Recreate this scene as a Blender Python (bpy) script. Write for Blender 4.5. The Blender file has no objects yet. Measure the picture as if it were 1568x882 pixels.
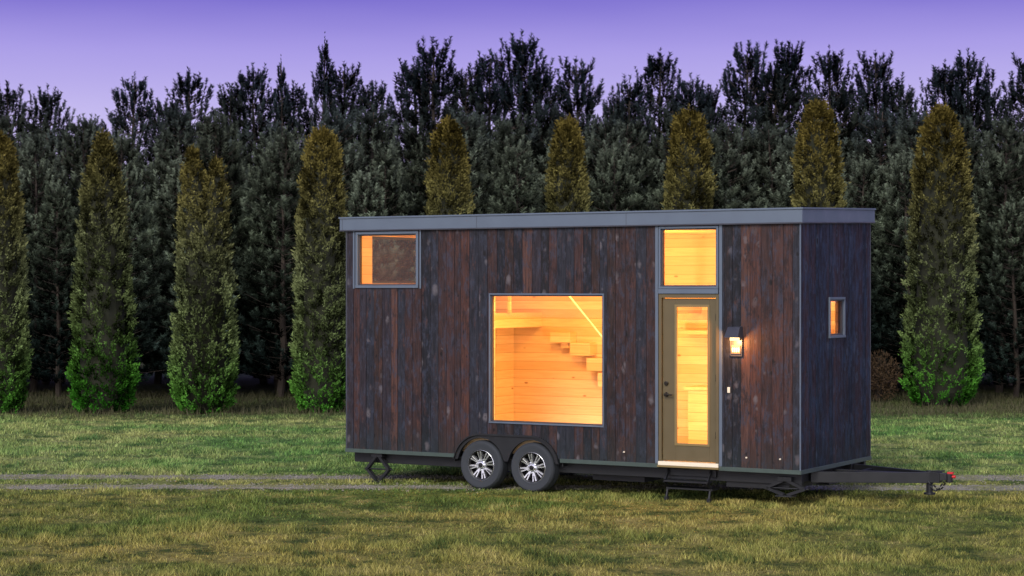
import bpy, bmesh, math, random
import numpy as np
from mathutils import Vector, Matrix
random.seed(7); R=np.random.default_rng(11)
S=bpy.context.scene
S.view_settings.view_transform='Standard'; S.view_settings.look='None'; S.view_settings.exposure=0; S.view_settings.gamma=1
COL=S.collection

# ---------------------------------------------------------------- nodes helpers
class NT:
    def __init__(s,name):
        s.m=bpy.data.materials.new(name); s.m.use_nodes=True; s.t=s.m.node_tree; s.t.nodes.clear()
        s.out=s.t.nodes.new('ShaderNodeOutputMaterial')
    def n(s,ty,**k):
        nd=s.t.nodes.new(ty)
        for a,b in k.items(): setattr(nd,a,b)
        return nd
    def l(s,a,b): s.t.links.new(a,b)
    def math(s,op,a,b=None,c=None,clamp=False):
        nd=s.n('ShaderNodeMath',operation=op,use_clamp=clamp)
        for i,v in enumerate((a,b,c)):
            if v is None: continue
            if isinstance(v,(int,float)): nd.inputs[i].default_value=v
            else: s.l(v,nd.inputs[i])
        return nd.outputs[0]
    def mix(s,f,a,b,mode='MIX'):
        nd=s.n('ShaderNodeMix',data_type='RGBA',blend_type=mode)
        for i,v in ((0,f),(6,a),(7,b)):
            if isinstance(v,(int,float)): nd.inputs[i].default_value=v
            elif isinstance(v,tuple): nd.inputs[i].default_value=(*v,1)
            else: s.l(v,nd.inputs[i])
        return nd.outputs[2]
    def ramp(s,f,stops,interp='LINEAR'):
        nd=s.n('ShaderNodeValToRGB'); nd.color_ramp.interpolation=interp
        e=nd.color_ramp.elements
        while len(e)<len(stops): e.new(.5)
        for i,(p,c) in enumerate(stops):
            e[i].position=p; e[i].color=(*c,1) if isinstance(c,tuple) else (c,c,c,1)
        s.l(f,nd.inputs[0]); return nd.outputs[0]
    def noise(s,vec,scale,detail=3,rough=.55,dist=0):
        nd=s.n('ShaderNodeTexNoise'); nd.inputs['Scale'].default_value=scale
        nd.inputs['Detail'].default_value=detail; nd.inputs['Roughness'].default_value=rough; nd.inputs['Distortion'].default_value=dist
        if vec is not None: s.l(vec,nd.inputs['Vector'])
        return nd.outputs['Fac']
    def mapv(s,vec,sc=(1,1,1),loc=(0,0,0)):
        nd=s.n('ShaderNodeMapping'); nd.inputs['Scale'].default_value=sc; nd.inputs['Location'].default_value=loc
        s.l(vec,nd.inputs['Vector']); return nd.outputs[0]
    def pos(s): return s.n('ShaderNodeNewGeometry').outputs['Position']
    def obj(s): return s.n('ShaderNodeTexCoord').outputs['Object']
    def attr(s,a): return s.n('ShaderNodeAttribute',attribute_name=a).outputs['Fac']
    def bsdf(s,col,rough=.6,metal=0,bump=None,bstr=.3,bdist=.01,spec=.5):
        b=s.n('ShaderNodeBsdfPrincipled')
        for k,v in (('Base Color',col),('Roughness',rough),('Metallic',metal),('Specular IOR Level',spec)):
            if isinstance(v,tuple): b.inputs[k].default_value=(*v,1)
            elif isinstance(v,(int,float)): b.inputs[k].default_value=v
            else: s.l(v,b.inputs[k])
        if bump is not None:
            bp=s.n('ShaderNodeBump'); bp.inputs['Strength'].default_value=bstr; bp.inputs['Distance'].default_value=bdist
            s.l(bump,bp.inputs['Height']); s.l(bp.outputs[0],b.inputs['Normal'])
        s.l(b.outputs[0],s.out.inputs[0]); return s.m

def simple(name,col,rough=.5,metal=0,var=.25,scale=6):
    t=NT(name); f=t.noise(t.obj(),scale,5)
    c=t.mix(f,tuple(x*(1-var) for x in col),tuple(min(1,x*(1+var)) for x in col))
    return t.bsdf(c,t.ramp(f,[(.3,max(.05,rough-.12)),(.7,min(1,rough+.12))]),metal)

# ---------------------------------------------------------------- materials
def wood_mat(name='charred_cedar',bluew=0.):
    t=NT(name); o=t.obj(); r=t.attr('rnd'); r2=t.attr('rnd2')
    base=t.ramp(r,[(0,(.036,.019,.015)),(.16,(.014,.012,.014)),(.28,(.078,.031,.022)),(.38,(.022,.023,.032)),(.52,(.046,.022,.019)),(.66,(.010,.011,.016)),(.76,(.062,.027,.022)),(.88,(.030,.022,.028)),(.95,(.100,.045,.032))],'CONSTANT')
    if bluew: base=t.mix(.5,base,(.010,.020,.040))  # end wall: blue sky reflection painted into the board colour
    cv=t.n('ShaderNodeCombineXYZ'); t.l(t.math('MULTIPLY',r2,37.),cv.inputs[0]); t.l(t.math('MULTIPLY',r2,17.),cv.inputs[2])
    va=t.n('ShaderNodeVectorMath',operation='ADD'); t.l(o,va.inputs[0]); t.l(cv.outputs[0],va.inputs[1]); p=va.outputs[0]
    grain=t.noise(t.mapv(p,(26,26,1.4)),1.5,4,.65,.6)
    fine=t.noise(t.mapv(p,(110,110,4)),1.,2)
    c=t.mix(t.ramp(grain,[(.36,0.),(.62,1.)]),t.mix(1.,base,(.35,.35,.42),'MULTIPLY'),base)
    blue=t.noise(t.mapv(p,(8,8,3.0)),1.1,6,.8)
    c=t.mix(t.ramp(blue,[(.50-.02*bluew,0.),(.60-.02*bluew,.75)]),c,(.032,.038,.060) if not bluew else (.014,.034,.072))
    red=t.noise(t.mapv(p,(8,8,2.2),(5,3,8)),1.,6,.78)
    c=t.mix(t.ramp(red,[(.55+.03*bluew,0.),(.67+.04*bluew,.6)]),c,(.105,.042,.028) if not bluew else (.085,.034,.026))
    blk=t.noise(t.mapv(p,(9,9,3.0),(1,7,2)),1.,5,.78)
    c=t.mix(t.ramp(blk,[(.53,0.),(.62,.75)]),c,(.007,.006,.008))
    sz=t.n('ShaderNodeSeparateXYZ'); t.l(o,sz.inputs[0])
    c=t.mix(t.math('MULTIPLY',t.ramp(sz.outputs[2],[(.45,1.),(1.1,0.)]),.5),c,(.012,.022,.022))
    v=t.n('ShaderNodeTexVoronoi'); v.inputs['Scale'].default_value=1.; v.inputs['Randomness'].default_value=1.
    wob=t.n('ShaderNodeVectorMath',operation='ADD'); t.l(p,wob.inputs[0])
    nn=t.n('ShaderNodeTexNoise'); nn.inputs['Scale'].default_value=14; t.l(p,nn.inputs['Vector'])
    sc=t.n('ShaderNodeVectorMath',operation='SCALE'); sc.inputs['Scale'].default_value=.05; t.l(nn.outputs['Color'],sc.inputs[0]); t.l(sc.outputs[0],wob.inputs[1])
    t.l(t.mapv(wob.outputs[0],(7.5,7.5,4.6)),v.inputs['Vector'])
    vr=t.n('ShaderNodeSeparateColor'); t.l(v.outputs['Color'],vr.inputs[0])
    d=t.math('MULTIPLY',v.outputs['Distance'],t.math('ADD',.6,t.math('MULTIPLY',vr.outputs[0],1.4)))
    gate=t.ramp(vr.outputs[1],[(.35,0.),(.45,1.)])
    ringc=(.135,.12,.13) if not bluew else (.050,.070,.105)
    c=t.mix(t.math('MULTIPLY',gate,t.ramp(d,[(.10,0.),(.17,.75),(.33,0.)])),c,ringc)
    c=t.mix(t.ramp(d,[(.07,.95),(.16,0.)]),c,(.005,.004,.005))
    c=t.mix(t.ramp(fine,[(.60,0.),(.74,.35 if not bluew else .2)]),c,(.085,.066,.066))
    h=t.math('ADD',t.math('MULTIPLY',grain,.7),t.math('MULTIPLY',fine,.5))
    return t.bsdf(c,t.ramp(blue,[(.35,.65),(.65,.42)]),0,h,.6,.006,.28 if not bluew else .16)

def pine_int():
    t=NT('pine_lining'); o=t.obj(); sp=t.n('ShaderNodeSeparateXYZ'); t.l(o,sp.inputs[0])
    q=t.math('DIVIDE',sp.outputs[2],.14); fr=t.math('FRACT',q); fl=t.math('FLOOR',q)
    wn=t.n('ShaderNodeTexWhiteNoise',noise_dimensions='1D'); t.l(fl,wn.inputs['W'])
    c=t.mix(wn.outputs['Value'],(.66,.45,.22),(.84,.64,.38))
    g=t.noise(t.mapv(o,(2.,2.,30)),1.2,3,.6,.5)
    c=t.mix(t.ramp(g,[(.4,0.),(.75,.45)]),c,(.58,.34,.14))
    v=t.n('ShaderNodeTexVoronoi'); v.inputs['Scale'].default_value=1.; t.l(t.mapv(o,(2.2,2.2,5)),v.inputs['Vector'])
    c=t.mix(t.ramp(v.outputs['Distance'],[(.05,.8),(.10,0.)]),c,(.28,.12,.04))
    c=t.mix(t.ramp(fr,[(.0,.85),(.07,0.)]),c,(.24,.11,.04))
    return t.bsdf(c,.6,0,spec=.3)

def glass_mat():
    t=NT('window_glass'); tr=t.n('ShaderNodeBsdfTransparent'); gl=t.n('ShaderNodeBsdfGlossy'); gl.inputs['Roughness'].default_value=.02
    tr.inputs[0].default_value=(.95,.96,.95,1)
    mx=t.n('ShaderNodeMixShader'); fr=t.n('ShaderNodeFresnel'); fr.inputs[0].default_value=1.5
    t.l(t.math('MULTIPLY',fr.outputs[0],.9,clamp=True),mx.inputs[0]); t.l(tr.outputs[0],mx.inputs[1]); t.l(gl.outputs[0],mx.inputs[2]); t.l(mx.outputs[0],t.out.inputs[0]); return t.m

def emit_mat(name,col,st):
    t=NT(name); e=t.n('ShaderNodeEmission'); e.inputs[0].default_value=(*col,1); e.inputs[1].default_value=st
    t.l(e.outputs[0],t.out.inputs[0]); return t.m

def grass_cols(t,p):
    n1=t.noise(t.mapv(p,(.16,.30,1)),1.,3,.6)
    n2=t.noise(t.mapv(p,(1.5,1.3,1),(9,4,0)),1.,6,.78)
    sp=t.n('ShaderNodeSeparateXYZ'); t.l(p,sp.inputs[0])
    far=t.ramp(t.math('DIVIDE',t.math('ADD',sp.outputs[1],t.math('MULTIPLY',n1,3.)),60.),[(.50,0.),(.58,1.)])
    tan=t.mix(far,(.270,.235,.060),(.270,.300,.098))
    grn=t.mix(far,(.105,.150,.030),(.115,.235,.055))
    c=t.mix(t.ramp(n1,[(.38,0.),(.62,1.)]),grn,tan)
    c=t.mix(t.ramp(n2,[(.41,.92),(.51,0.)]),c,t.mix(1.,grn,(.36,.44,.48),'MULTIPLY'))
    c=t.mix(t.ramp(n2,[(.53,0.),(.63,.6)]),c,t.mix(far,(.37,.31,.11),(.34,.34,.14)))
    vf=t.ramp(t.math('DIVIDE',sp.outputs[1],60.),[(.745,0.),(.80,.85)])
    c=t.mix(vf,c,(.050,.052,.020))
    return c,n2
def ground_mat():
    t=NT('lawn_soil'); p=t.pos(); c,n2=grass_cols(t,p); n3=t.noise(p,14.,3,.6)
    c=t.mix(t.ramp(n3,[(.35,.6),(.62,.0)]),c,(.045,.046,.018))
    return t.bsdf(c,.95,0,t.math('ADD',n3,n2),.8,.05,.1)
def blade_mat():
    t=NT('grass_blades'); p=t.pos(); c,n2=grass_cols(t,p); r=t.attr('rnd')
    sc=t.n('ShaderNodeVectorMath',operation='SCALE'); t.l(c,sc.inputs[0]); t.l(t.math('ADD',t.math('MULTIPLY',r,1.3),.35),sc.inputs['Scale'])
    return t.bsdf(sc.outputs[0],.75,0,spec=.2)
def gravel_mat():
    t=NT('gravel'); p=t.pos(); a=t.noise(p,22.,4,.7); b=t.noise(p,1.6,4,.7)
    c=t.mix(a,(.16,.15,.12),(.38,.36,.30)); c=t.mix(t.ramp(b,[(.44,0.),(.60,.75)]),c,(.19,.20,.07))
    return t.bsdf(c,.95,0,a,.9,.03,.1)
def leaf_mat(name,lo,hi,spec,H,hz,world=False,vlo=.8,vhi=1.15):
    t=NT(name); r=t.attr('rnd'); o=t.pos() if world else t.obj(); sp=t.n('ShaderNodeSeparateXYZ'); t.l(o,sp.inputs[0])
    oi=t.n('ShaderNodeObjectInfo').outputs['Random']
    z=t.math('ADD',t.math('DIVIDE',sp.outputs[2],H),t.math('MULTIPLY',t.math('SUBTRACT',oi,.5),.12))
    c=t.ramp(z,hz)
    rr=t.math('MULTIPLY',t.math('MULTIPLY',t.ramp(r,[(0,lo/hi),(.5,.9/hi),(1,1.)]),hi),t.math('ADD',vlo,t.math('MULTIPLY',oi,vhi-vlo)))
    sc=t.n('ShaderNodeVectorMath',operation='SCALE'); t.l(c,sc.inputs[0]); t.l(rr,sc.inputs['Scale'])
    b=t.n('ShaderNodeBsdfDiffuse'); t.l(sc.outputs[0],b.inputs[0]); t.l(b.outputs[0],t.out.inputs[0]); return t.m

M_wood=wood_mat(); M_wood2=wood_mat('charred_cedar_sky_tint',1.); M_pine=pine_int(); M_glass=glass_mat()
M_trim=simple('zinc_trim',(.105,.135,.180),.5,.2,.15,3)
M_dtrim=simple('dark_trim',(.045,.048,.062),.45,.2)
M_btrim=simple('green_grey_trim',(.055,.080,.070),.5,.2)
M_black=simple('black_steel',(.010,.011,.013),.45,.1)
M_back=simple('black_sheathing',(.006,.006,.007),.9)
M_door=simple('olive_door_paint',(.105,.080,.036),.45,0,.1)
M_door2=simple('olive_door_bead',(.20,.145,.055),.4,0,.1)
M_rub=simple('tyre_rubber',(.028,.033,.040),.75,0,.35,25)
M_alu=simple('polished_aluminium',(.85,.87,.9),.22,.85,.08)
M_rimblk=simple('rim_black',(.008,.008,.009),.35)
M_red=simple('red_plastic',(.55,.02,.02),.4)
M_white=simple('cream_rail',(.8,.72,.55),.4,0,.05)
M_plaq=simple('number_plaque',(.10,.085,.07),.6,0,.08)
M_brass=simple('dark_handle',(.03,.025,.02),.3,.6)
M_plate=emit_mat('lamp_diffuser',(1,.60,.26),3.)
M_ground=ground_mat(); M_blade=blade_mat(); M_gravel=gravel_mat()
M_bark=simple('bark',(.045,.034,.026),.9,0,.4,12)
M_arb=leaf_mat('arborvitae_leaves',.12,2.2,.15,7.0,[(0,(.030,.140,.012)),(.12,(.046,.128,.018)),(.28,(.074,.104,.036)),(.55,(.084,.096,.044)),(.78,(.086,.080,.028)),(1,(.078,.062,.016))],False,.85,1.1)  # light on the tree bases painted as brighter green; tops browner
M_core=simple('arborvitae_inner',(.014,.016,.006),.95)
M_pinel=leaf_mat('pine_needles',.10,2.3,.15,10.,[(0,(.014,.028,.026)),(.20,(.036,.054,.042)),(.42,(.090,.114,.076)),(.68,(.080,.096,.070)),(.82,(.028,.036,.034)),(.93,(.009,.013,.016))],True,.50,1.35)  # light painted by world height: bright middle band, dark tops and low branches
M_dry=simple('dry_grass',(.06,.058,.024),.9,0,.5,3)
M_shrub=simple('shrub_leaves',(.075,.045,.020),.9,0,.5,3)

# ---------------------------------------------------------------- geometry helpers
def empty(name,loc=(0,0,0),rz=0,parent=None):
    o=bpy.data.objects.new(name,None); COL.objects.link(o); o.location=loc; o.rotation_euler=(0,0,rz); o.parent=parent; return o
class B:
    def __init__(s): s.v=[];s.f=[];s.m=[];s.a=[];s.b=[]
    def add(s,vs,fs,m=0,a=0,b=0):
        k=len(s.v); s.v+= [tuple(x) for x in vs]
        for f in fs: s.f.append([k+i for i in f]); s.m.append(m); s.a.append(a); s.b.append(b)
    def hexa(s,p,m=0,a=0,b=0): s.add(p,[(0,1,2,3),(7,6,5,4),(0,4,5,1),(1,5,6,2),(2,6,7,3),(3,7,4,0)],m,a,b)
    def box(s,x0,x1,y0,y1,z0,z1,m=0,a=0,b=0):
        s.hexa([(x0,y0,z0),(x1,y0,z0),(x1,y1,z0),(x0,y1,z0),(x0,y0,z1),(x1,y0,z1),(x1,y1,z1),(x0,y1,z1)],m,a,b)
    def prism(s,poly,y0,y1,m=0,a=0,b=0,mp=None):
        n=len(poly); f=mp or (lambda u,d,z:(u,d,z))
        vs=[f(u,y0,z) for u,z in poly]+[f(u,y1,z) for u,z in poly]
        s.add(vs,[tuple(range(n)),tuple(range(2*n-1,n-1,-1))]+[(i,(i+1)%n,n+(i+1)%n,n+i) for i in range(n)],m,a,b)
    def cyl(s,p0,p1,r,seg=12,m=0,r1=None):
        p0=Vector(p0);p1=Vector(p1);d=(p1-p0).normalized(); u=d.orthogonal().normalized(); w=d.cross(u); r1=r if r1 is None else r1
        vs=[]
        for p,rr in((p0,r),(p1,r1)):
            for i in range(seg):
                a=2*math.pi*i/seg; vs.append(p+u*math.cos(a)*rr+w*math.sin(a)*rr)
        s.add(vs,[tuple(range(seg)),tuple(range(2*seg-1,seg-1,-1))]+[(i,(i+1)%seg,seg+(i+1)%seg,seg+i) for i in range(seg)],m)
    def bar(s,p0,p1,w,h,m=0):
        p0=Vector(p0);p1=Vector(p1);d=(p1-p0).normalized(); u=d.cross(Vector((0,0,1)))
        u=u.normalized() if u.length>1e-3 else Vector((1,0,0)); z=u.cross(d)
        q=[]
        for p in (p0,p1):
            for a,b in((-1,-1),(1,-1),(1,1),(-1,1)): q.append(p+u*a*w/2+z*b*h/2)
        s.hexa(q,m)
    def lathe(s,prof,cx,cz,seg=40,m=0):
        vs=[(cx+r*math.cos(2*math.pi*i/seg),y,cz+r*math.sin(2*math.pi*i/seg)) for r,y in prof for i in range(seg)]
        fs=[(j*seg+i,j*seg+(i+1)%seg,(j+1)*seg+(i+1)%seg,(j+1)*seg+i) for j in range(len(prof)-1) for i in range(seg)]
        s.add(vs,fs,m)
    def build(s,name,parent=None,mats=(),bevel=0,smooth=False,recalc=True,loc=None):
        me=bpy.data.meshes.new(name); me.from_pydata(s.v,[],s.f)
        for m in mats: me.materials.append(m)
        me.polygons.foreach_set('material_index',s.m)
        for nm,d in (('rnd',s.a),('rnd2',s.b)):
            at=me.attributes.new(nm,'FLOAT','FACE'); at.data.foreach_set('value',[float(x) for x in d])
        if recalc:
            bm=bmesh.new(); bm.from_mesh(me); bmesh.ops.recalc_face_normals(bm,faces=bm.faces); bm.to_mesh(me); bm.free()
        if smooth: me.polygons.foreach_set('use_smooth',[True]*len(me.polygons))
        o=bpy.data.objects.new(name,me); COL.objects.link(o); o.parent=parent
        if loc: o.location=loc
        if bevel:
            md=o.modifiers.new('b','BEVEL'); md.width=bevel; md.segments=2; md.limit_method='ANGLE'
        if smooth:
            md=o.modifiers.new('e','EDGE_SPLIT'); md.split_angle=math.radians(35)
        return o
def tri_mesh(name,T,rnd,mats,mi=None):
    n=len(T); me=bpy.data.meshes.new(name)
    me.vertices.add(n*3); me.vertices.foreach_set('co',T.reshape(-1).astype(np.float32))
    me.loops.add(n*3); me.loops.foreach_set('vertex_index',np.arange(n*3,dtype=np.int32))
    me.polygons.add(n); me.polygons.foreach_set('loop_start',np.arange(0,n*3,3,dtype=np.int32))
    try: me.polygons.foreach_set('loop_total',np.full(n,3,dtype=np.int32))
    except Exception: pass
    for m in mats: me.materials.append(m)
    if mi is not None: me.polygons.foreach_set('material_index',mi.astype(np.int32))
    a=me.attributes.new('rnd','FLOAT','FACE'); a.data.foreach_set('value',rnd.astype(np.float32))
    me.update(calc_edges=True); return me
def unit(a): return a/np.maximum(np.linalg.norm(a,axis=-1,keepdims=True),1e-9)

# ================================================================= TRAILER HOUSE
L=7.545; W=2.75; Z0=.46; ZT=3.90
RZ=-math.radians(30.2)
house=empty('tiny_house_trailer',(-2.581,30.995,0),RZ)
fmap=lambda u,d,z:(u,d,z)
rmap=lambda u,d,z:(L-d,u,z)
lmap=lambda u,d,z:(d,u,z)
bmap=lambda u,d,z:(u,W-d,z)
UL=(.185,1.342,3.01,3.88); BIG=(2.592,4.523,1.0,2.93); TR=(5.40,6.325,3.0,3.88); DR=(5.40,6.33,.475,2.925); SM=(1.054,1.671,2.30,2.88); LE=(.50,2.14,3.05,3.86)
def ins(r,k): return (r[0]+k,r[1]-k,r[2]+k,r[3]-k)
DRo=(DR[0]+.02,DR[1]-.02,.40,DR[3]-.02)
fo=[ins(UL,.02),ins(BIG,.02),ins(TR,.02),DRo]
WX=(2.456,3.331); WZ=.366; FR=.45
def arch(u):
    if u<WX[0]: d=WX[0]-u
    elif u>WX[1]: d=u-WX[1]
    else: d=0
    return WZ+math.sqrt(max(0,(FR-.02)**2-d*d)) if d<FR-.02 else -1
def boards(b,mp,s0,s1,ztop,ops,useArch=False):
    u=s0
    while u<s1-.02:
        w=random.choice([.118,.135,.135,.15,.165]); e=min(s1,u+w)
        if s1-e<.06: e=s1
        a=random.random(); a2=random.random(); dep=random.choice([0,0,.002,.003,.005])
        cuts={u+.0025,e-.0025}
        for o in ops:
            for q in (o[0],o[1]):
                if u+.003<q<e-.003: cuts.add(q)
        if useArch and WX[0]-.6<e and u<WX[1]+.6:
            q=u+.02
            while q<e-.004: cuts.add(q); q+=.02
        cuts=sorted(cuts)
        for c0,c1 in zip(cuts[:-1],cuts[1:]):
            if c1-c0<1e-4: continue
            cm=(c0+c1)/2
            iv=[[Z0+.05,99]]
            for o in ops:
                if o[0]<=cm<=o[1]:
                    nv=[]
                    for x,y in iv:
                        if o[3]<=x or o[2]>=y: nv.append([x,y]); continue
                        if o[2]>x: nv.append([x,o[2]])
                        if o[3]<y: nv.append([o[3],y])
                    iv=nv
            for x,y in iv:
                t0=ztop(c0) if y==99 else y; t1=ztop(c1) if y==99 else y
                b0=b1=x
                if useArch and x<Z0+.1: b0=max(x,arch(c0)); b1=max(x,arch(c1))
                b.prism([(c0,b0),(c1,b1),(c1,t1),(c0,t0)],dep,.022,0,a,a2,mp)
        u=e
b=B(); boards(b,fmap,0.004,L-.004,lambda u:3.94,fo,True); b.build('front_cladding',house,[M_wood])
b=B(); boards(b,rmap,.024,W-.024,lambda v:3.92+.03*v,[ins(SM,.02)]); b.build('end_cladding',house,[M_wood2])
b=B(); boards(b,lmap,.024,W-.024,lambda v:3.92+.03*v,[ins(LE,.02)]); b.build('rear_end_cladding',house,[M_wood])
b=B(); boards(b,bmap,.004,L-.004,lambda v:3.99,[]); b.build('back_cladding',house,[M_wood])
def wall_grid(b,mp,s0,s1,z0,z1,d0,d1,ops):
    us=sorted({s0,s1}|{q for o in ops for q in o[:2] if s0<q<s1}); zs=sorted({z0,z1}|{q for o in ops for q in o[2:] if z0<q<z1})
    for a0,a1 in zip(us[:-1],us[1:]):
        for c0,c1 in zip(zs[:-1],zs[1:]):
            um=(a0+a1)/2; zm=(c0+c1)/2
            if any(o[0]<um<o[1] and o[2]<zm<o[3] for o in ops): continue
            b.prism([(a0,c0),(a1,c0),(a1,c1),(a0,c1)],d0,d1,0,0,0,mp)
well=(1.98,3.80,.30,.80)
b=B()
wall_grid(b,fmap,.03,L-.03,Z0+.01,3.93,.024,.108,fo+[well])
wall_grid(b,rmap,.03,W-.03,Z0+.01,3.95,.024,.108,[ins(SM,.02)])
wall_grid(b,lmap,.03,W-.03,Z0+.01,3.95,.024,.108,[ins(LE,.02)])
wall_grid(b,bmap,.03,L-.03,Z0+.01,3.97,.024,.108,[])
b.build('sheathing',house,[M_back],recalc=False)
b=B()
wall_grid(b,fmap,.11,L-.11,.60,3.90,.110,.125,fo)
wall_grid(b,rmap,.126,W-.126,.60,3.90,.110,.125,[ins(SM,.02)])
wall_grid(b,lmap,.126,W-.126,.60,3.90,.110,.125,[ins(LE,.02)])
wall_grid(b,bmap,.11,L-.11,.60,3.92,.110,.125,[])
b.box(.13,L-.13,.13,W-.13,3.84,3.88); b.box(.12,L-.12,.12,W-.12,.55,.60)
for mp,o in ((fmap,fo[0]),(fmap,fo[1]),(fmap,fo[2]),(rmap,ins(SM,.02)),(lmap,ins(LE,.02))):
    x0,x1,z0,z1=o; k=.012
    for r in ((x0,x1,z0,z0+k),(x0,x1,z1-k,z1),(x0,x0+k,z0+k,z1-k),(x1-k,x1,z0+k,z1-k)):
        b.prism([(r[0],r[2]),(r[1],r[2]),(r[1],r[3]),(r[0],r[3])],.085,.128,0,0,0,mp)
b.build('interior_lining',house,[M_pine],recalc=False)
b=B()
b.box(.13,1.95,.13,W-.13,2.42,2.56)
b.box(1.95,2.02,.13,W-.13,2.38,2.62)
b.box(.9,1.5,2.05,W-.13,.6,2.38)
for i,(u,z,h) in enumerate(((2.30,2.22,.16),(2.66,2.04,.2),(2.96,1.80,.2),(3.16,1.56,.22),(3.40,1.30,.2),(3.62,1.06,.2),(3.85,.82,.2))):
    b.box(u,u+.36,W-.36,W-.13,z-h/2,z+h/2)
b.box(2.45,2.66,W-.28,W-.13,2.05,2.14)
b.box(4.9,7.2,W-.72,W-.14,.6,1.46); b.box(4.85,7.25,W-.76,W-.135,1.462,1.51)
b.box(4.6,7.0,W-.45,W-.14,2.30,2.36); b.box(5.2,6.6,W-.45,W-.14,2.42,2.95)
b.box(6.75,6.82,.13,1.5,.6,3.83)
b.box(4.75,4.85,.9,W-.13,2.62,2.74)
b.box(2.03,2.08,1.5,1.55,2.62,3.83); b.box(2.03,2.08,.9,.95,2.62,3.83)
b.build('stairs_loft_and_cabinets',house,[M_pine],.004)
b=B(); b.cyl((3.05,1.2,3.16),(4.05,1.2,2.07),.014,10); b.cyl((2.6,1.2,3.16),(3.05,1.2,3.16),.014,10)
b.build('stair_rail',house,[M_white])

# roof
b=B()
def slab(x0,x1,y0,y1,zb,zt,m=0):
    f=lambda y:.029*y
    b.hexa([(x0,y0,zb+f(y0)),(x1,y0,zb+f(y0)),(x1,y1,zb+f(y1)),(x0,y1,zb+f(y1)),(x0,y0,zt+f(y0)),(x1,y0,zt+f(y0)),(x1,y1,zt+f(y1)),(x0,y1,zt+f(y1))],m)
slab(-.085,L+.045,-.05,W+.06,3.900,4.085)
slab(-.100,L+.060,-.065,W+.075,4.087,4.112)
slab(-.092,L+.052,-.057,W+.067,3.892,3.912,1)
for sx in (-.04,2.4,4.9,): b.box(sx,sx+.006,-.053,-.0495,3.91,4.08,1)
b.build('roof_and_fascia',house,[M_trim,M_dtrim],.006)
b=B()
b.box(L-.014,L+.004,-.005,.018,Z0+.05,3.90,2)
b.box(-.004,.022,-.005,.018,Z0+.05,3.90,0)
b.box(L-.018,L+.004,W-.018,W+.004,Z0+.05,3.97,0)
b.box(-.012,1.985,-.014,.02,Z0,Z0+.058,1); b.box(3.80,5.40,-.014,.02,Z0,Z0+.058,1); b.box(6.33,L+.012,-.014,.02,Z0,Z0+.058,1)
b.box(L-.016,L+.0125,.021,W+.01,Z0,Z0+.058,1); b.box(-.0125,.018,.021,W+.01,Z0,Z0+.058,1)
b.build('corner_and_base_trim',house,[M_dtrim,M_btrim,M_trim],.003)

def window(name,mp,r,tw=.045,proud=-.018,matT=M_trim,sash=.022,div=None):
    x0,x1,z0,z1=r; b=B()
    def q(a0,a1,c0,c1,d0,d1,m): b.prism([(a0,c0),(a1,c0),(a1,c1),(a0,c1)],d0,d1,m,0,0,mp)
    q(x0,x1,z0,z0+tw,proud-.006,.05,0); q(x0,x1,z1-tw,z1,proud,.05,0)
    q(x0,x0+tw,z0+tw,z1-tw,proud,.05,0); q(x1-tw,x1,z0+tw,z1-tw,proud,.05,0)
    i=ins(r,tw-.001); s=sash
    q(i[0],i[1],i[2],i[2]+s,.012,.075,1); q(i[0],i[1],i[3]-s,i[3],.012,.075,1)
    q(i[0],i[0]+s,i[2]+s,i[3]-s,.012,.075,1); q(i[1]-s,i[1],i[2]+s,i[3]-s,.012,.075,1)
    b.build(name,house,[matT,M_dtrim],.003)
    g=B(); j=ins(i,s-.004)
    g.add([mp(j[0],.045,j[2]),mp(j[1],.045,j[2]),mp(j[1],.045,j[3]),mp(j[0],.045,j[3])],[(0,1,2,3)])
    g.build(name+'_glass',house,[M_glass],recalc=False)
window('loft_window',fmap,UL,.042)
window('picture_window',fmap,BIG,.022,-.012,M_trim,.020)
window('transom_window',fmap,TR,.03)
window('end_window',rmap,SM,.036)
window('rear_end_window',lmap,LE,.05)
b=B()
for x in (5.345,6.335): b.box(x,x+.045,-.012,.02,.52,3.895)
b.box(.135,.165,-.012,.02,3.0,3.895); b.box(1.362,1.39,-.012,.02,3.0,3.895)
b.box(5.40,6.325,-.03,.02,2.93,2.996)
b.build('opening_trim',house,[M_trim],.003)
# door
b=B()
x0,x1=5.40,6.33
b.box(x0,x0+.045,-.012,.10,.56,2.925,0); b.box(x1-.045,x1,-.012,.10,.56,2.925,0); b.box(x0+.045,x1-.045,-.012,.10,2.87,2.925,0)
sx0,sx1=5.452,6.278; gx0,gx1=5.645,6.175; gz0,gz1=.79,2.77
b.box(sx0,gx0,.02,.065,.57,2.862,0); b.box(gx1,sx1,.02,.065,.57,2.862,0)
b.box(gx0,gx1,.02,.065,.57,gz0,0); b.box(gx0,gx1,.02,.065,gz1,2.862,0)
k=.028
b.box(gx0-.006,gx1+.006,.008,.04,gz0-.006,gz0+k,1); b.box(gx0-.006,gx1+.006,.008,.04,gz1-k,gz1+.006,1)
b.box(gx0-.006,gx0+k,.008,.04,gz0+k,gz1-k,1); b.box(gx1-k,gx1+.006,.008,.04,gz0+k,gz1-k,1)
b.box(x0-.01,x1+.01,-.05,.10,.475,.50,1); b.box(x0,x1,-.035,.10,.502,.556,2)
hx=sx0+.06
b.cyl((hx,.02,1.50),(hx,-.045,1.50),.02,14,3); b.bar((hx-.01,-.045,1.50),(hx+.12,-.045,1.50),.02,.02,3); b.cyl((hx,.02,1.50),(hx,.008,1.50),.034,16,3)
b.cyl((hx,.02,1.66),(hx,-.01,1.66),.03,16,3)
for z in (.9,1.7,2.55): b.box(sx1-.005,sx1+.012,.0,.025,z,z+.1,3)
b.build('entry_door',house,[M_door,M_door2,M_white,M_brass],.003)
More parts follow.
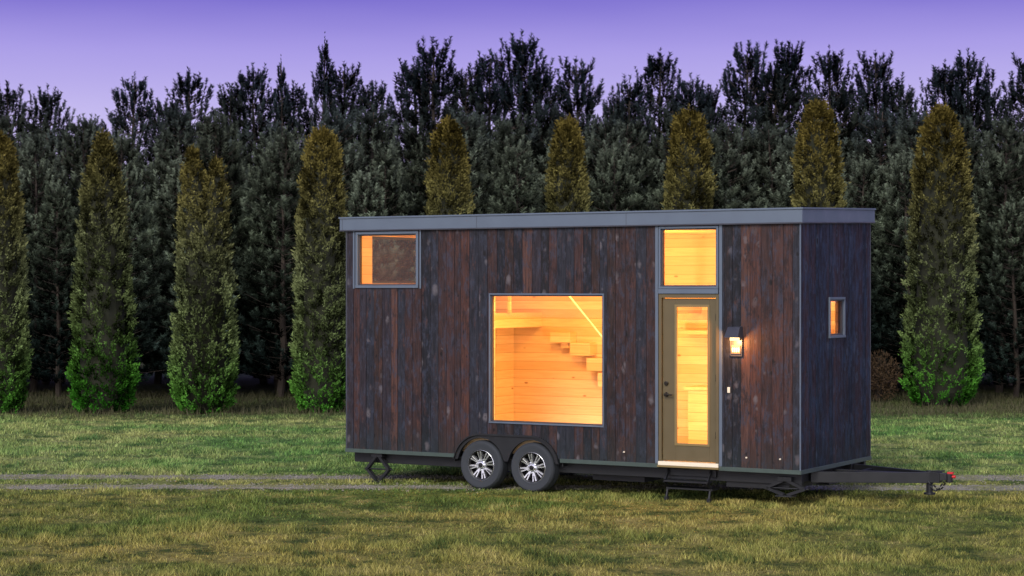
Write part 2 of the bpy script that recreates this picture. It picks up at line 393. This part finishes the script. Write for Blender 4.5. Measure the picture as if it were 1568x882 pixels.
g=B(); g.add([(gx0,.03,gz0),(gx1,.03,gz0),(gx1,.03,gz1),(gx0,.03,gz1)],[(0,1,2,3)]); g.build('door_glass',house,[M_glass],recalc=False)
# wall lamp
lx=L-.947
b=B()
b.box(lx-.09,lx+.09,-.018,.0,2.06,2.34,0)
b.hexa([(lx-.105,-.20,2.325),(lx+.105,-.20,2.325),(lx+.105,0,2.325),(lx-.105,0,2.325),(lx-.09,-.10,2.47),(lx+.09,-.10,2.47),(lx+.09,0,2.48),(lx-.09,0,2.48)],3)
b.box(lx-.06,lx+.06,-.10,-.04,2.28,2.322,1)
b.box(lx-.070,lx+.070,-.030,-.0185,2.095,2.215,2)
for i,dx in enumerate((-.045,-.015,.015,.045)): b.box(lx+dx-.009,lx+dx+.009,-.034,-.0305,2.12,2.18,4)
for s in (-1,1): b.box(lx+s*.086-.006,lx+s*.086+.006,-.026,-.0185,2.07,2.324,0)
b.build('porch_lamp',house,[M_dtrim,M_plate,M_plaq,M_dtrim,M_white],.003)
b=B(); b.box(6.46,6.50,-.012,.0,1.55,1.63); b.build('doorbell',house,[M_white],.003)
b=B()
for x in (6.75,7.25,4.85): b.cyl((x,.0,.66),(x,-.02,.66),.012,8)
b.build('wall_fixings',house,[M_white])

# fender
b=B()
def inner(u):
    rr=.405; best=-1
    for c in WX:
        d=abs(u-c)
        if d<rr: best=max(best,WZ+math.sqrt(rr*rr-d*d))
    return best
us=np.linspace(WX[0]-.465,WX[1]+.465,90)
def outer(u):
    d=WX[0]-u if u<WX[0] else (u-WX[1] if u>WX[1] else 0)
    return WZ+math.sqrt(max(0,.465**2-d*d))
for a,c in zip(us[:-1],us[1:]):
    a=float(a); c=float(c)
    i0=max(inner(a),.44);i1=max(inner(c),.44); o0=max(outer(a),i0+.001,.44); o1=max(outer(c),i1+.001,.44)
    b.prism([(a,i0),(c,i1),(c,o1),(a,o0)],-.022,.03)
for a,c in zip(us[:-1],us[1:]):
    a=float(a); c=float(c); o0=max(outer(a),.44); o1=max(outer(c),.44)
    b.prism([(a,o0-.018),(c,o1-.018),(c,o1+.008),(a,o0+.008)],-.05,-.0225)
b.build('wheel_fender',house,[M_black],recalc=False)
b=B()
b.box(1.97,3.81,.42,.44,.30,.86); b.box(1.97,3.81,.03,.42,.84,.86); b.box(1.95,1.97,.03,.44,.40,.86); b.box(3.81,3.83,.03,.44,.40,.86)
b.box(.05,L-.05,.16,.24,.30,.455); b.box(.05,L-.05,W-.14,W-.06,.30,.455)
for v in (.75,1.95): b.box(.0,L,v,v+.09,.30,.456)
for u in (.06,1.2,4.4,5.2,6.3,7.35): b.box(u,u+.08,.241,W-.141,.32,.455)
b.box(.02,L-.02,.02,W-.02,.457,.468)
b.box(4.15,5.0,.35,.9,.20,.30); b.box(6.35,7.3,.2,1.3,.22,.31)
for c in WX: b.cyl((c,.2,WZ),(c,W-.2,WZ),.05,14)
for c in WX:
    b.bar((c-.3,.5,.40),(c,.5,.29),.06,.03); b.bar((c,.5,.29),(c+.3,.5,.40),.06,.03)
b.box(7.0,7.3,1.7,2.5,.16,.30)
b.build('chassis',house,[M_black],.004)
# wheels
def wheel(cx,yc,face):
    b=B(); y=lambda d: yc+face*d
    prof=[(.215,.0),(.235,-.02),(.262,-.018),(.30,-.030),(.335,-.028),(.355,-.010),(.366,.012),(.368,.03)]
    b.lathe([(r,y(d)) for r,d in prof],cx,WZ,56,0)
    tr=[(.368,.03),(.368,.068),(.358,.070),(.358,.078),(.368,.080),(.368,.115),(.358,.117),(.358,.125),(.368,.127),(.368,.175),(.35,.21),(.28,.225),(.20,.22)]
    b.lathe([(r,y(d)) for r,d in tr],cx,WZ,56,0)
    b.lathe([(.205,y(-.0)),(.222,y(-.012)),(.226,y(.004)),(.20,y(.02)),(.19,y(.11)),(.0001,y(.12))],cx,WZ,56,1)
    b.lathe([(.221,y(-.014)),(.227,y(-.010)),(.224,y(.0))],cx,WZ,56,2)
    for i in range(8):
        a=2*math.pi*i/8+.2; ca,sa=math.cos(a),math.sin(a)
        def P(r,w,d): return (cx+r*ca-w*sa,y(d),WZ+r*sa+w*ca)
        b.hexa([P(.055,-.014,.01),P(.055,.014,.01),P(.055,.014,.05),P(.055,-.014,.05),P(.205,-.036,.0),P(.205,.036,.0),P(.205,.036,.05),P(.205,-.036,.05)],2)
        b.hexa([P(.12,-.004,-.004),P(.12,.004,-.004),P(.12,.004,.02),P(.12,-.004,.02),P(.212,-.013,-.006),P(.212,.013,-.006),P(.212,.013,.02),P(.212,-.013,.02)],1)
        a2=a+math.pi/8; b.cyl((cx+.078*math.cos(a2),y(.03),WZ+.078*math.sin(a2)),(cx+.078*math.cos(a2),y(-.012),WZ+.078*math.sin(a2)),.011,8,2)
    b.lathe([(.062,y(.05)),(.062,y(.0)),(.045,y(-.02)),(.0001,y(-.024))],cx,WZ,24,2)
    b.lathe([(.036,y(-.0225)),(.034,y(-.03)),(.0001,y(-.032))],cx,WZ,20,1)
    b.build('wheel',house,[M_rub,M_rimblk,M_alu],0,True)
for c in WX: wheel(c,.0,1); 
for c in WX: wheel(c,W,-1)
def jack(u,v,zt,zb,hw,name='scissor_jack'):
    b=B(); zm=(zt+zb)/2
    for dv in (-.03,.03):
        for s in (-1,1):
            b.bar((u+s*.03,v+dv,zt),(u+s*hw,v+dv,zm),.014,.04); b.bar((u+s*hw,v+dv,zm),(u+s*.03,v+dv,zb+.02),.014,.04)
    b.cyl((u-hw-.04,v,zm),(u+hw+.06,v,zm),.012,8)
    for s in (-1,1): b.cyl((u+s*hw,v-.05,zm),(u+s*hw,v+.05,zm),.022,10)
    b.box(u-.12,u+.12,v-.09,v+.09,zb,zb+.018); b.box(u-.10,u+.10,v-.05,v+.05,zt-.01,zt+.05)
    b.build(name,house,[M_black])
jack(.55,.08,.41,.015,.20); jack(1.35,W-.3,.41,.015,.2); jack(7.28,.12,.36,.14,.28); jack(6.9,W-.3,.33,.14,.25)
b=B()
b.box(5.50,6.18,-.06,.14,.27,.295); b.box(5.48,6.20,.06,.30,.16,.185)
for x in (5.50,6.16): b.bar((x,.12,.44),(x,.0,.29),.02,.05); b.bar((x,-.04,.28),(x,.12,.17),.02,.04); b.bar((x,.08,.17),(x,.04,.05),.025,.03); b.box(x-.025,x+.025,.01,.07,.0,.055)
b.box(5.45,6.23,.12,.2,.35,.45)
b.build('entry_step',house,[M_black],.003)
b=B(); ck=L+1.38
b.bar((L-.1,.62,.375),(ck,1.345,.375),.06,.15); b.bar((L-.1,W-.62,.375),(ck,1.405,.375),.06,.15)
b.box(L-.05,ck-.25,1.33,1.42,.325,.43)
b.box(L+.30,L+.36,.82,1.93,.32,.42)
b.box(ck-.08,ck+.14,1.31,1.44,.31,.455); b.hexa([(ck+.14,1.32,.34),(ck+.30,1.345,.36),(ck+.30,1.405,.36),(ck+.14,1.43,.34),(ck+.14,1.32,.45),(ck+.30,1.345,.43),(ck+.30,1.405,.43),(ck+.14,1.43,.45)])
b.cyl((ck+.26,1.375,.32),(ck+.26,1.375,.44),.05,16)
b.cyl((ck-.02,1.375,.16),(ck-.02,1.375,.47),.045,14); b.cyl((ck-.02,1.375,.14),(ck-.02,1.375,.165),.08,14)
b.bar((ck+.02,1.37,.465),(ck+.2,1.37,.475),.03,.02)
for s in (-1,1):
    for i in range(7):
        b.cyl((ck-.02+.035*i,1.375+s*.07,.33-.13*math.sin(i/6*3.14)),(ck+.012+.035*i,1.375+s*.07,.33-.13*math.sin(min(1,i/6+.1)*3.14)),.012,6)
b.box(ck+.24,ck+.32,1.345,1.405,.436,.465,1); b.cyl((ck+.30,1.375,.40),(ck+.35,1.375,.40),.022,10,1)
b.build('tow_hitch',house,[M_black,M_red],.003)

def lamp(name,loc,power,col,rad,par=house):
    l=bpy.data.lights.new(name,'POINT'); l.energy=power; l.color=col; l.shadow_soft_size=rad
    o=bpy.data.objects.new(name,l); COL.objects.link(o); o.parent=par; o.location=loc; return o
warm=(1,.53,.11)
lamp('room_lamp',(3.3,.55,3.45),110,warm,.08)
lamp('floor_lamp',(4.75,.40,1.7),100,(1,.71,.36),.08)
lamp('kitchen_lamp',(5.1,1.0,3.35),52,(1,.42,.05),.08)
lamp('under_cabinet_lamp',(6.6,.9,1.9),50,(1,.62,.22),.06)
lamp('loft_lamp',(1.62,.5,3.6),26,(1,.48,.09),.06)
lamp('bathroom_lamp',(7.2,1.9,3.2),22,(1,.62,.35),.06)
lamp('porch_lamp_bulb',(lx,-.15,2.25),22,(1,.42,.12),.02)

# ================================================================= GROUND
b=B(); b.add([(-300,-60,0),(300,-60,0),(300,500,0),(-300,500,0)],[(0,1,2,3)]); b.build('lawn_ground',None,[M_ground],recalc=False)
def ruts(x): return (31.62-.030*x+.15*np.sin(x*.21), 30.02-.030*x+.15*np.sin(x*.21+.3))
tr=B()
xs=np.arange(-45,45,.12)
for k in (0,1):
    wl=[.24+.16*random.random()+.08*math.sin(i*.05) for i in range(len(xs))]
    wr=[.24+.16*random.random()+.08*math.sin(i*.043+1) for i in range(len(xs))]
    vs=[]
    for i,x in enumerate(xs):
        c=float(ruts(x)[k]); ex=.25*min(1,max(0,(x-6)/4)); vs+= [(float(x),c-wl[i]-ex,.004),(float(x),c+wr[i]+ex,.004)]
    tr.add(vs,[(2*i,2*i+2,2*i+3,2*i+1) for i in range(len(xs)-1)])
track=tr.build('gravel_track',None,[M_gravel],recalc=False)
def vnoise(x,y,sc,seed):
    g=np.random.default_rng(seed).random((257,257)); X=(x*sc)%256; Y=(y*sc)%256
    i=X.astype(int); j=Y.astype(int); fx=X-i; fy=Y-j; fx=fx*fx*(3-2*fx); fy=fy*fy*(3-2*fy)
    return (g[i,j]*(1-fx)+g[i+1,j]*fx)*(1-fy)+(g[i,j+1]*(1-fx)+g[i+1,j+1]*fx)*fy
n=14000; x=R.uniform(-20,20,n); k=R.integers(0,2,n); r1,r2=ruts(x); y=np.where(k==0,r1,r2)+R.normal(0,.25,n)
c=np.stack([x,y,np.full(n,.006)],1); s=R.uniform(.008,.03,n)[:,None]
d=[np.stack([np.cos(a+R.uniform(0,1,n)),np.sin(a+R.uniform(0,1,n)),np.zeros(n)],1)*s for a in (0,2.1,4.2)]
top=c+np.array([0,0,1.])*s*.8
T=np.concatenate([np.stack([c+d[i],c+d[(i+1)%3],top],1) for i in range(3)])
o=bpy.data.objects.new('pebbles',tri_mesh('pebbles',T,R.random(len(T)),[M_gravel])); COL.objects.link(o); o.parent=track
N=560000
y=17*np.exp(R.random(N)*math.log(54/17)); x=R.uniform(-1,1,N)*(y*.30+3)
cl=vnoise(x+300,y,3.6,1)*.55+vnoise(x+300,y*1.3,1.3,2)*.45
r1,r2=ruts(x); dt=np.minimum(abs(y-r1),abs(y-r2))
keep=(R.random(N)<(.25+1.3*cl))&(R.random(N)<np.clip(.13+(dt-.16)*2.2,.13,1)*np.where((y<32.3)&(y>29.3)&(x>7),.5,1))
x=x[keep];y=y[keep];cl=cl[keep]; dt=dt[keep]; n=len(x)
h=(.014+.125*cl**2.3)*R.uniform(.6,1.3,n)*np.clip(.3+dt*1.0,.3,1)
az=R.uniform(0,2*math.pi,n); w=R.uniform(.004,.009,n)*(y/25)
lean=R.normal(0,.5,(n,2))*h[:,None]
c=np.stack([x,y,np.zeros(n)],1); wv=np.stack([np.cos(az)*w,np.sin(az)*w,np.zeros(n)],1)
T=np.stack([c-wv,c+wv,c+np.concatenate([lean,h[:,None]],1)],1)
me=tri_mesh('grass',T,np.clip(R.normal(.5,.24,n)+ (cl-.5)*.6,0,1),[M_blade]); o=bpy.data.objects.new('grass',me); COL.objects.link(o)
n=60000; y=R.uniform(45.5,56,n); x=R.uniform(-24,24,n); keep=R.random(n)<vnoise(x+60,y,.9,5)*np.clip((y-45)/3,0,1); x=x[keep];y=y[keep];n=len(x)
h=R.uniform(.06,.26,n); az=R.uniform(0,6.28,n); w=.010; c=np.stack([x,y,np.zeros(n)],1)
wv=np.stack([np.cos(az)*w,np.sin(az)*w,np.zeros(n)],1)
T=np.stack([c-wv,c+wv,c+np.concatenate([R.normal(0,.3,(n,2))*h[:,None],h[:,None]],1)],1)
o=bpy.data.objects.new('tall_dry_grass',tri_mesh('tall_dry_grass',T,R.random(n),[M_dry])); COL.objects.link(o)

# ================================================================= ARBORVITAE
PT=[0,.04,.12,.3,.55,.78,.90,.97,1]
def prof(t,tip):
    base=np.interp(t,PT,[.66,.90,1,.92,.80,.60,.38,.17,.03])
    blunt=np.interp(t,PT,[.66,.90,1,.93,.88,.80,.68,.46,.16])
    return base*(1-tip)+blunt*tip
def arbor(H,Rad,tip,seed,leaders=1):
    r=np.random.default_rng(seed); nc=int(2300*H/7)
    t=r.random(nc)**1.0; th=r.uniform(0,2*math.pi,nc)
    gx,gy=np.cos(th)*Rad,np.sin(th)*Rad
    k1=vnoise(gx*4.6+gy*1.9+seed*3,t*H*3.6+gy*3.1,1.,seed); k2=vnoise(gx*9-gy*5+50,t*H*7+gy*7,1.,seed+9)
    lump=k1*.62+k2*.38
    rad=prof(t,tip)*Rad*(.72+.40*lump)
    ox=np.zeros(nc); topz=np.ones(nc)
    if leaders>1:
        g=r.integers(0,leaders,nc); u=np.clip((t-.5)*2.2,0,1)
        ox=(g-.5)*2*Rad*.38*u*1.0; topz=1-.04*g*u; rad=rad*(1-.42*u)
    C=np.stack([ox+rad*np.cos(th),rad*np.sin(th),t*H*topz+.05],1)+r.normal(0,.02,(nc,3))
    out=np.stack([np.cos(th),np.sin(th),np.zeros(nc)],1)
    K=18; cr=r.random(nc)
    ax=unit(out*.7+np.array([0,0,1.])+r.normal(0,.25,(nc,3)))
    side=unit(np.cross(ax,out)+r.normal(0,.5,(nc,3)))
    q=r.random((nc,K)); fan=r.normal(0,.6,(nc,K)); sz=(.09+.08*cr)[:,None]
    base=C[:,None]+ax[:,None]*((q-.4)*sz*1.3)[...,None]+r.normal(0,.026,(nc,K,3))
    dr=unit(ax[:,None]*np.cos(fan)[...,None]+side[:,None]*np.sin(fan)[...,None]+out[:,None]*r.uniform(-.2,.6,(nc,K))[...,None])
    ln=r.uniform(.04,.09,(nc,K))[...,None]; wd=unit(np.cross(dr,r.normal(0,1,(nc,K,3))))*r.uniform(.013,.024,(nc,K))[...,None]
    T=np.stack([base-wd,base+wd,base+dr*ln],2).reshape(-1,3,3)
    rn=np.clip(-.38+1.7*lump[:,None]+.22*(cr[:,None]-.5)+r.normal(0,.13,(nc,K))+.3*(q-.5),0,1).reshape(-1)  # recessed clumps darker: shade between knobs painted into the leaf tone
    ts=[]; ns=60
    for i in range(ns):
        tt=.78+.24*r.random()**.8; rr=prof(np.array([min(1,tt)]),tip)[0]*Rad*.95*math.sqrt(r.random()); a=r.random()*6.28
        g=r.integers(0,2); lx0=0
        if leaders>1: lx0=(g-.5)*2*Rad*.38; rr*=.55; tt-=.04*g
        p=np.array([lx0+rr*math.cos(a),rr*math.sin(a),tt*H-.14])
        for j in range(16):
            bpt=p+np.array([r.normal(0,.018),r.normal(0,.018),j*.016]); dd=unit(np.array([r.normal(0,.4),r.normal(0,.4),1.])); ww=unit(np.cross(dd,r.normal(0,1,3)))*.014
            ts.append([bpt-ww,bpt+ww,bpt+dd*.08])
    ts=np.array(ts)
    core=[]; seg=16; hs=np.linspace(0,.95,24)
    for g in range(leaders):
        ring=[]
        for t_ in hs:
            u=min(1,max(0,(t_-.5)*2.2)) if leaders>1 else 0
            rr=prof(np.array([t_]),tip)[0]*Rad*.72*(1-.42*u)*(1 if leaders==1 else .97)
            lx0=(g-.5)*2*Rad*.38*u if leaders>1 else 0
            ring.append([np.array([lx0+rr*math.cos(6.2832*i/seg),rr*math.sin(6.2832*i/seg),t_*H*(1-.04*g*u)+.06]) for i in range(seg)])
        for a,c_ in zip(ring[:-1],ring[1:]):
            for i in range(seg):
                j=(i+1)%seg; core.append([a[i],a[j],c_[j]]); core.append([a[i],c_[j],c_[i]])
    tk=[]
    for i in range(10):
        a0=6.2832*i/10;a1=6.2832*(i+1)/10; p=[np.array([.09*math.cos(q_),.09*math.sin(q_),0]) for q_ in (a0,a1)]; u=[np.array([.05*math.cos(q_),.05*math.sin(q_),H*.8]) for q_ in (a0,a1)]
        tk.append([p[0],p[1],u[1]]); tk.append([p[0],u[1],u[0]])
    core=np.array(core);tk=np.array(tk)
    A=np.concatenate([T,ts,core,tk]); rn=np.concatenate([rn,r.uniform(.3,.9,len(ts)),np.full(len(core)+len(tk),.2)])
    mi=np.concatenate([np.zeros(len(T)+len(ts)),np.ones(len(core)),np.full(len(tk),2)])
    return tri_mesh('arborvitae',A,rn,[M_arb,M_core,M_bark],mi)
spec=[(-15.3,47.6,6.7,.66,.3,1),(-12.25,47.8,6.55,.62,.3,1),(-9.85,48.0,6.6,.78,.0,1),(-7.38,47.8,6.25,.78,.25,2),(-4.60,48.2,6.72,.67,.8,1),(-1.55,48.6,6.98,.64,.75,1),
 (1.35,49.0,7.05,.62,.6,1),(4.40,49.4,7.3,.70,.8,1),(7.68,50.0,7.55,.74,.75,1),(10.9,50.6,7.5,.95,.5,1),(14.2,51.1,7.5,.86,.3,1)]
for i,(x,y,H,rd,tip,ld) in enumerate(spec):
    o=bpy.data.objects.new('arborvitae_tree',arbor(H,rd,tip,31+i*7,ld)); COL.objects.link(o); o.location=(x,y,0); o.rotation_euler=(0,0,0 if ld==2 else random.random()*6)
# low russet shrub
r=np.random.default_rng(5); n=2600; v=unit(r.normal(0,1,(n,3)))*np.array([.75,.6,.85])*(r.random(n)**.45)[:,None]; c=v+np.array([0,0,.85])
dd=unit(v+r.normal(0,.5,(n,3))+np.array([0,0,.4])); ww=unit(np.cross(dd,r.normal(0,1,(n,3))))*.018
T=np.stack([c-ww,c+ww,c+dd*.10],1)
st=[]
for i in range(26):
    a=r.random()*6.28; tp=np.array([math.cos(a)*.6*r.random(),math.sin(a)*.5*r.random(),1.0+.6*r.random()]); q=np.array([.015,0,0]); st+= [[-q,q,tp],[np.array([0,-.015,0]),np.array([0,.015,0]),tp]]
st=np.array(st); o=bpy.data.objects.new('shrub',tri_mesh('shrub',np.concatenate([T,st]),np.full(n+len(st),.5),[M_shrub,M_bark],np.concatenate([np.zeros(n),np.ones(len(st))]))); COL.objects.link(o); o.location=(9.6,52.2,0); o.scale=(.8,.8,.8)

# ================================================================= PINES
def pine(seed,H=10.,thin=False):
    r=np.random.default_rng(seed); P=[];D=[];Ls=[];Rd=[];dep=[]
    stem=[]
    def tube(p0,p1,r0,r1,seg=5):
        d=unit(p1-p0); u=unit(np.cross(d,np.array([.3,.7,.2]))); w=np.cross(d,u)
        for i in range(seg):
            a0=6.2832*i/seg;a1=6.2832*(i+1)/seg
            e=lambda a:u*math.cos(a)+w*math.sin(a)
            stem.append([p0+e(a0)*r0,p0+e(a1)*r0,p1+e(a1)*r1]); stem.append([p0+e(a0)*r0,p1+e(a1)*r1,p1+e(a0)*r1])
    wob=r.normal(0,.06,12)
    cx=lambda z:np.array([np.interp(z,np.linspace(0,H,12),np.cumsum(wob)*.5),np.interp(z,np.linspace(0,H,12),np.cumsum(wob[::-1])*.5),z])
    zz=np.linspace(0,H-.3,12)
    for a,c_ in zip(zz[:-1],zz[1:]): tube(cx(a),cx(c_),.11*(1-a/H)+.012,.11*(1-c_/H)+.012,7)
    z=.7
    while z<H-.45:
        t=z/H; Lb=(.10+2.1*(1-t)**.72) if not thin else (.05+1.6*max(0,.93-t)**.8)
        if not thin: Lb=min(Lb,1.55)
        nb=r.integers(6,9) if not (thin and t>.88) else 3
        a0=r.random()*6.28; whl=r.uniform(.8,1.12)
        for k in range(nb):
            a=a0+6.2832*k/nb+r.normal(0,.2); Lk=Lb*whl*r.uniform(.6,1.12); out=np.array([math.cos(a),math.sin(a),0.])
            p0=cx(z+r.normal(0,.08)); rise=.25+.35*t+r.normal(0,.08)
            pts=[p0+out*Lk*q+np.array([0,0,Lk*rise*q**1.5]) for q in (0,.5,1.)]
            for i_ in range(2): tube(pts[i_],pts[i_+1],.018*(1-i_*.4),.014*(1-i_*.6),3)
            nt=max(2,int(Lk*4.2)+1)
            for j in range(nt):
                q=1-.8*(j/nt)*r.uniform(.7,1.15) if j else 1.
                q=max(.12,q); lat=np.array([-out[1],out[0],0])*r.normal(0,.34*Lk*(1.1-q)+.10 if j else .03)
                p=p0+out*Lk*q+np.array([0,0,Lk*rise*q**1.5])+lat
                up=1.0+2.6*max(0,t-.3)
                d=unit(out*r.uniform(.2,.8)+lat*.8+np.array([0,0,up])+r.normal(0,.16,3))
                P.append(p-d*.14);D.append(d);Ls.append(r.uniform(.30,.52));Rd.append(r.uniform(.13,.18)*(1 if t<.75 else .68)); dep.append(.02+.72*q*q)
        z+=r.uniform(.34,.50) if t<.75 else r.uniform(.20,.28)
    P.append(cx(H-.62));D.append(np.array([0,0,1.]));Ls.append(.62);Rd.append(.10 if not thin else .05);dep.append(.6)
    for i in range(6 if not thin else 1):
        a=i*1.05+r.random()*.5; o_=np.array([math.cos(a),math.sin(a),0]); P.append(cx(H-.85)+o_*.10);D.append(unit(o_*.35+np.array([0,0,1.])));Ls.append(r.uniform(.35,.55));Rd.append(.09);dep.append(.6)
    P=np.array(P);D=np.array(D);Ls=np.array(Ls);Rd=np.array(Rd);dep=np.array(dep); n=len(P);K=48
    t=r.random((n,K))**.9; rad=r.normal(0,1,(n,K,3)); rad-= (rad*D[:,None]).sum(-1,keepdims=True)*D[:,None]; rad=unit(rad)
    base=P[:,None]+D[:,None]*(t*Ls[:,None])[...,None]
    dr=unit(D[:,None]*r.uniform(.6,1.3,(n,K))[...,None]+rad)
    ln=(Rd[:,None]*(1.35-.5*t)*r.uniform(.85,1.15,(n,K)))[...,None]
    wd=unit(np.cross(dr,r.normal(0,1,(n,K,3))))*r.uniform(.011,.016,(n,K))[...,None]
    T=np.stack([base-wd,base+wd,base+dr*ln],2).reshape(-1,3,3)
    tr_=r.normal(0,.20,n)
    rn=np.clip(dep[:,None]+tr_[:,None]+.7*(t-.5)+r.normal(0,.06,(n,K))-.12,0,1).reshape(-1)  # inner tufts and tuft bases darker: crown shade painted into the needle tone
    st=np.array(stem)
    A=np.concatenate([T,st]); rn=np.concatenate([rn,np.full(len(st),.3)]); mi=np.concatenate([np.zeros(len(T)),np.ones(len(st))])
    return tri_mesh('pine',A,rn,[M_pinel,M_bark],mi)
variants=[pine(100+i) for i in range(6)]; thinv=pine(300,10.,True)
grove=empty('pine_tree_grove')
def putp(x,y,H,me=None,ws=1.):
    o=bpy.data.objects.new('pine',me or random.choice(variants)); COL.objects.link(o); o.parent=grove
    o.location=(x,y,0); s=H/10.; o.scale=(s*ws,s*ws,s); o.rotation_euler=(0,0,random.random()*6.28)
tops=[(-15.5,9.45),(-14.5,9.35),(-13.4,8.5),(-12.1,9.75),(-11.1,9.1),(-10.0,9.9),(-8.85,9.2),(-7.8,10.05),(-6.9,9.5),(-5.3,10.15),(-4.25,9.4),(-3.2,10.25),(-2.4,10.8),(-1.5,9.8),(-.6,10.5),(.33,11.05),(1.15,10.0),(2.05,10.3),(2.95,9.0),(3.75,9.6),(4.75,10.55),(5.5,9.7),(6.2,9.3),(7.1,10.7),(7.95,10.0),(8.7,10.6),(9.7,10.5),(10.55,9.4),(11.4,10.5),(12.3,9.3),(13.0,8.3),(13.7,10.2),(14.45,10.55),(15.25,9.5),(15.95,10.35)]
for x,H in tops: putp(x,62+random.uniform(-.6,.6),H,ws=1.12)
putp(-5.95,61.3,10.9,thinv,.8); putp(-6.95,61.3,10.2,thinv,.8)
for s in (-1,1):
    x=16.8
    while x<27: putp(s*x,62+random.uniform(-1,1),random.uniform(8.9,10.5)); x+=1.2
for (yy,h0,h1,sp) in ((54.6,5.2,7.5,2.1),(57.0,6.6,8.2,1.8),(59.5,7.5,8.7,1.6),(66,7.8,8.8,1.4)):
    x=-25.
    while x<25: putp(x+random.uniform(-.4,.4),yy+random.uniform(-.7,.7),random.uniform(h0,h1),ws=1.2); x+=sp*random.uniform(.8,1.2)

# ================================================================= SKY + SUN
w=bpy.data.worlds.new('World'); S.world=w; w.use_nodes=True; nt=w.node_tree; nt.nodes.clear()
t=NT.__new__(NT); t.t=nt; t.out=nt.nodes.new('ShaderNodeOutputWorld')
tc=t.n('ShaderNodeTexCoord').outputs['Generated']; sp=t.n('ShaderNodeSeparateXYZ'); t.l(tc,sp.inputs[0])
zc=sp.outputs[2]
nz=t.noise(t.mapv(tc,(2.5,2.5,14)),1.2,3)
zz=t.math('ADD',zc,t.math('MULTIPLY',t.math('SUBTRACT',nz,.5),.02))
grad=t.ramp(zz,[(0,(.62,.54,.78)),(.085,(.54,.47,.84)),(.118,(.38,.31,.77)),(.147,(.17,.125,.59)),(.30,(.15,.13,.46)),(1,(.22,.24,.55))])
glow=t.ramp(t.math('MULTIPLY',sp.outputs[1],-1.),[(0.,0.),(.9,1.)])
gl=t.math('MULTIPLY',glow,t.ramp(zc,[(0.,1.),(.9,.5)]))
g2=t.mix(gl,(0,0,0),(1.75,1.7,1.55))
allc=t.mix(1.,grad,g2,'ADD')
sky=t.n('ShaderNodeTexSky',sky_type='NISHITA',sun_disc=False); sky.sun_elevation=math.radians(28); sky.sun_rotation=math.radians(200)
b1=t.n('ShaderNodeBackground'); t.l(allc,b1.inputs[0]); b1.inputs[1].default_value=1.
b2=t.n('ShaderNodeBackground'); t.l(sky.outputs[0],b2.inputs[0]); b2.inputs[1].default_value=.004
ad=t.n('ShaderNodeAddShader'); t.l(b1.outputs[0],ad.inputs[0]); t.l(b2.outputs[0],ad.inputs[1]); t.l(ad.outputs[0],t.out.inputs[0])
sl=bpy.data.lights.new('sun','SUN'); sl.energy=2.3; sl.angle=math.radians(22); sl.color=(1,.95,.85)
so=bpy.data.objects.new('sun',sl); COL.objects.link(so)
so.rotation_euler=Vector((.34,.82,-.56)).to_track_quat('-Z','Y').to_euler()
cd=bpy.data.cameras.new('camera'); cd.lens=70.03; cd.sensor_width=36; cd.clip_end=2000
co=bpy.data.objects.new('camera',cd); COL.objects.link(co); co.location=(0,0,3.01); co.rotation_euler=(math.pi/2,0,0); S.camera=co
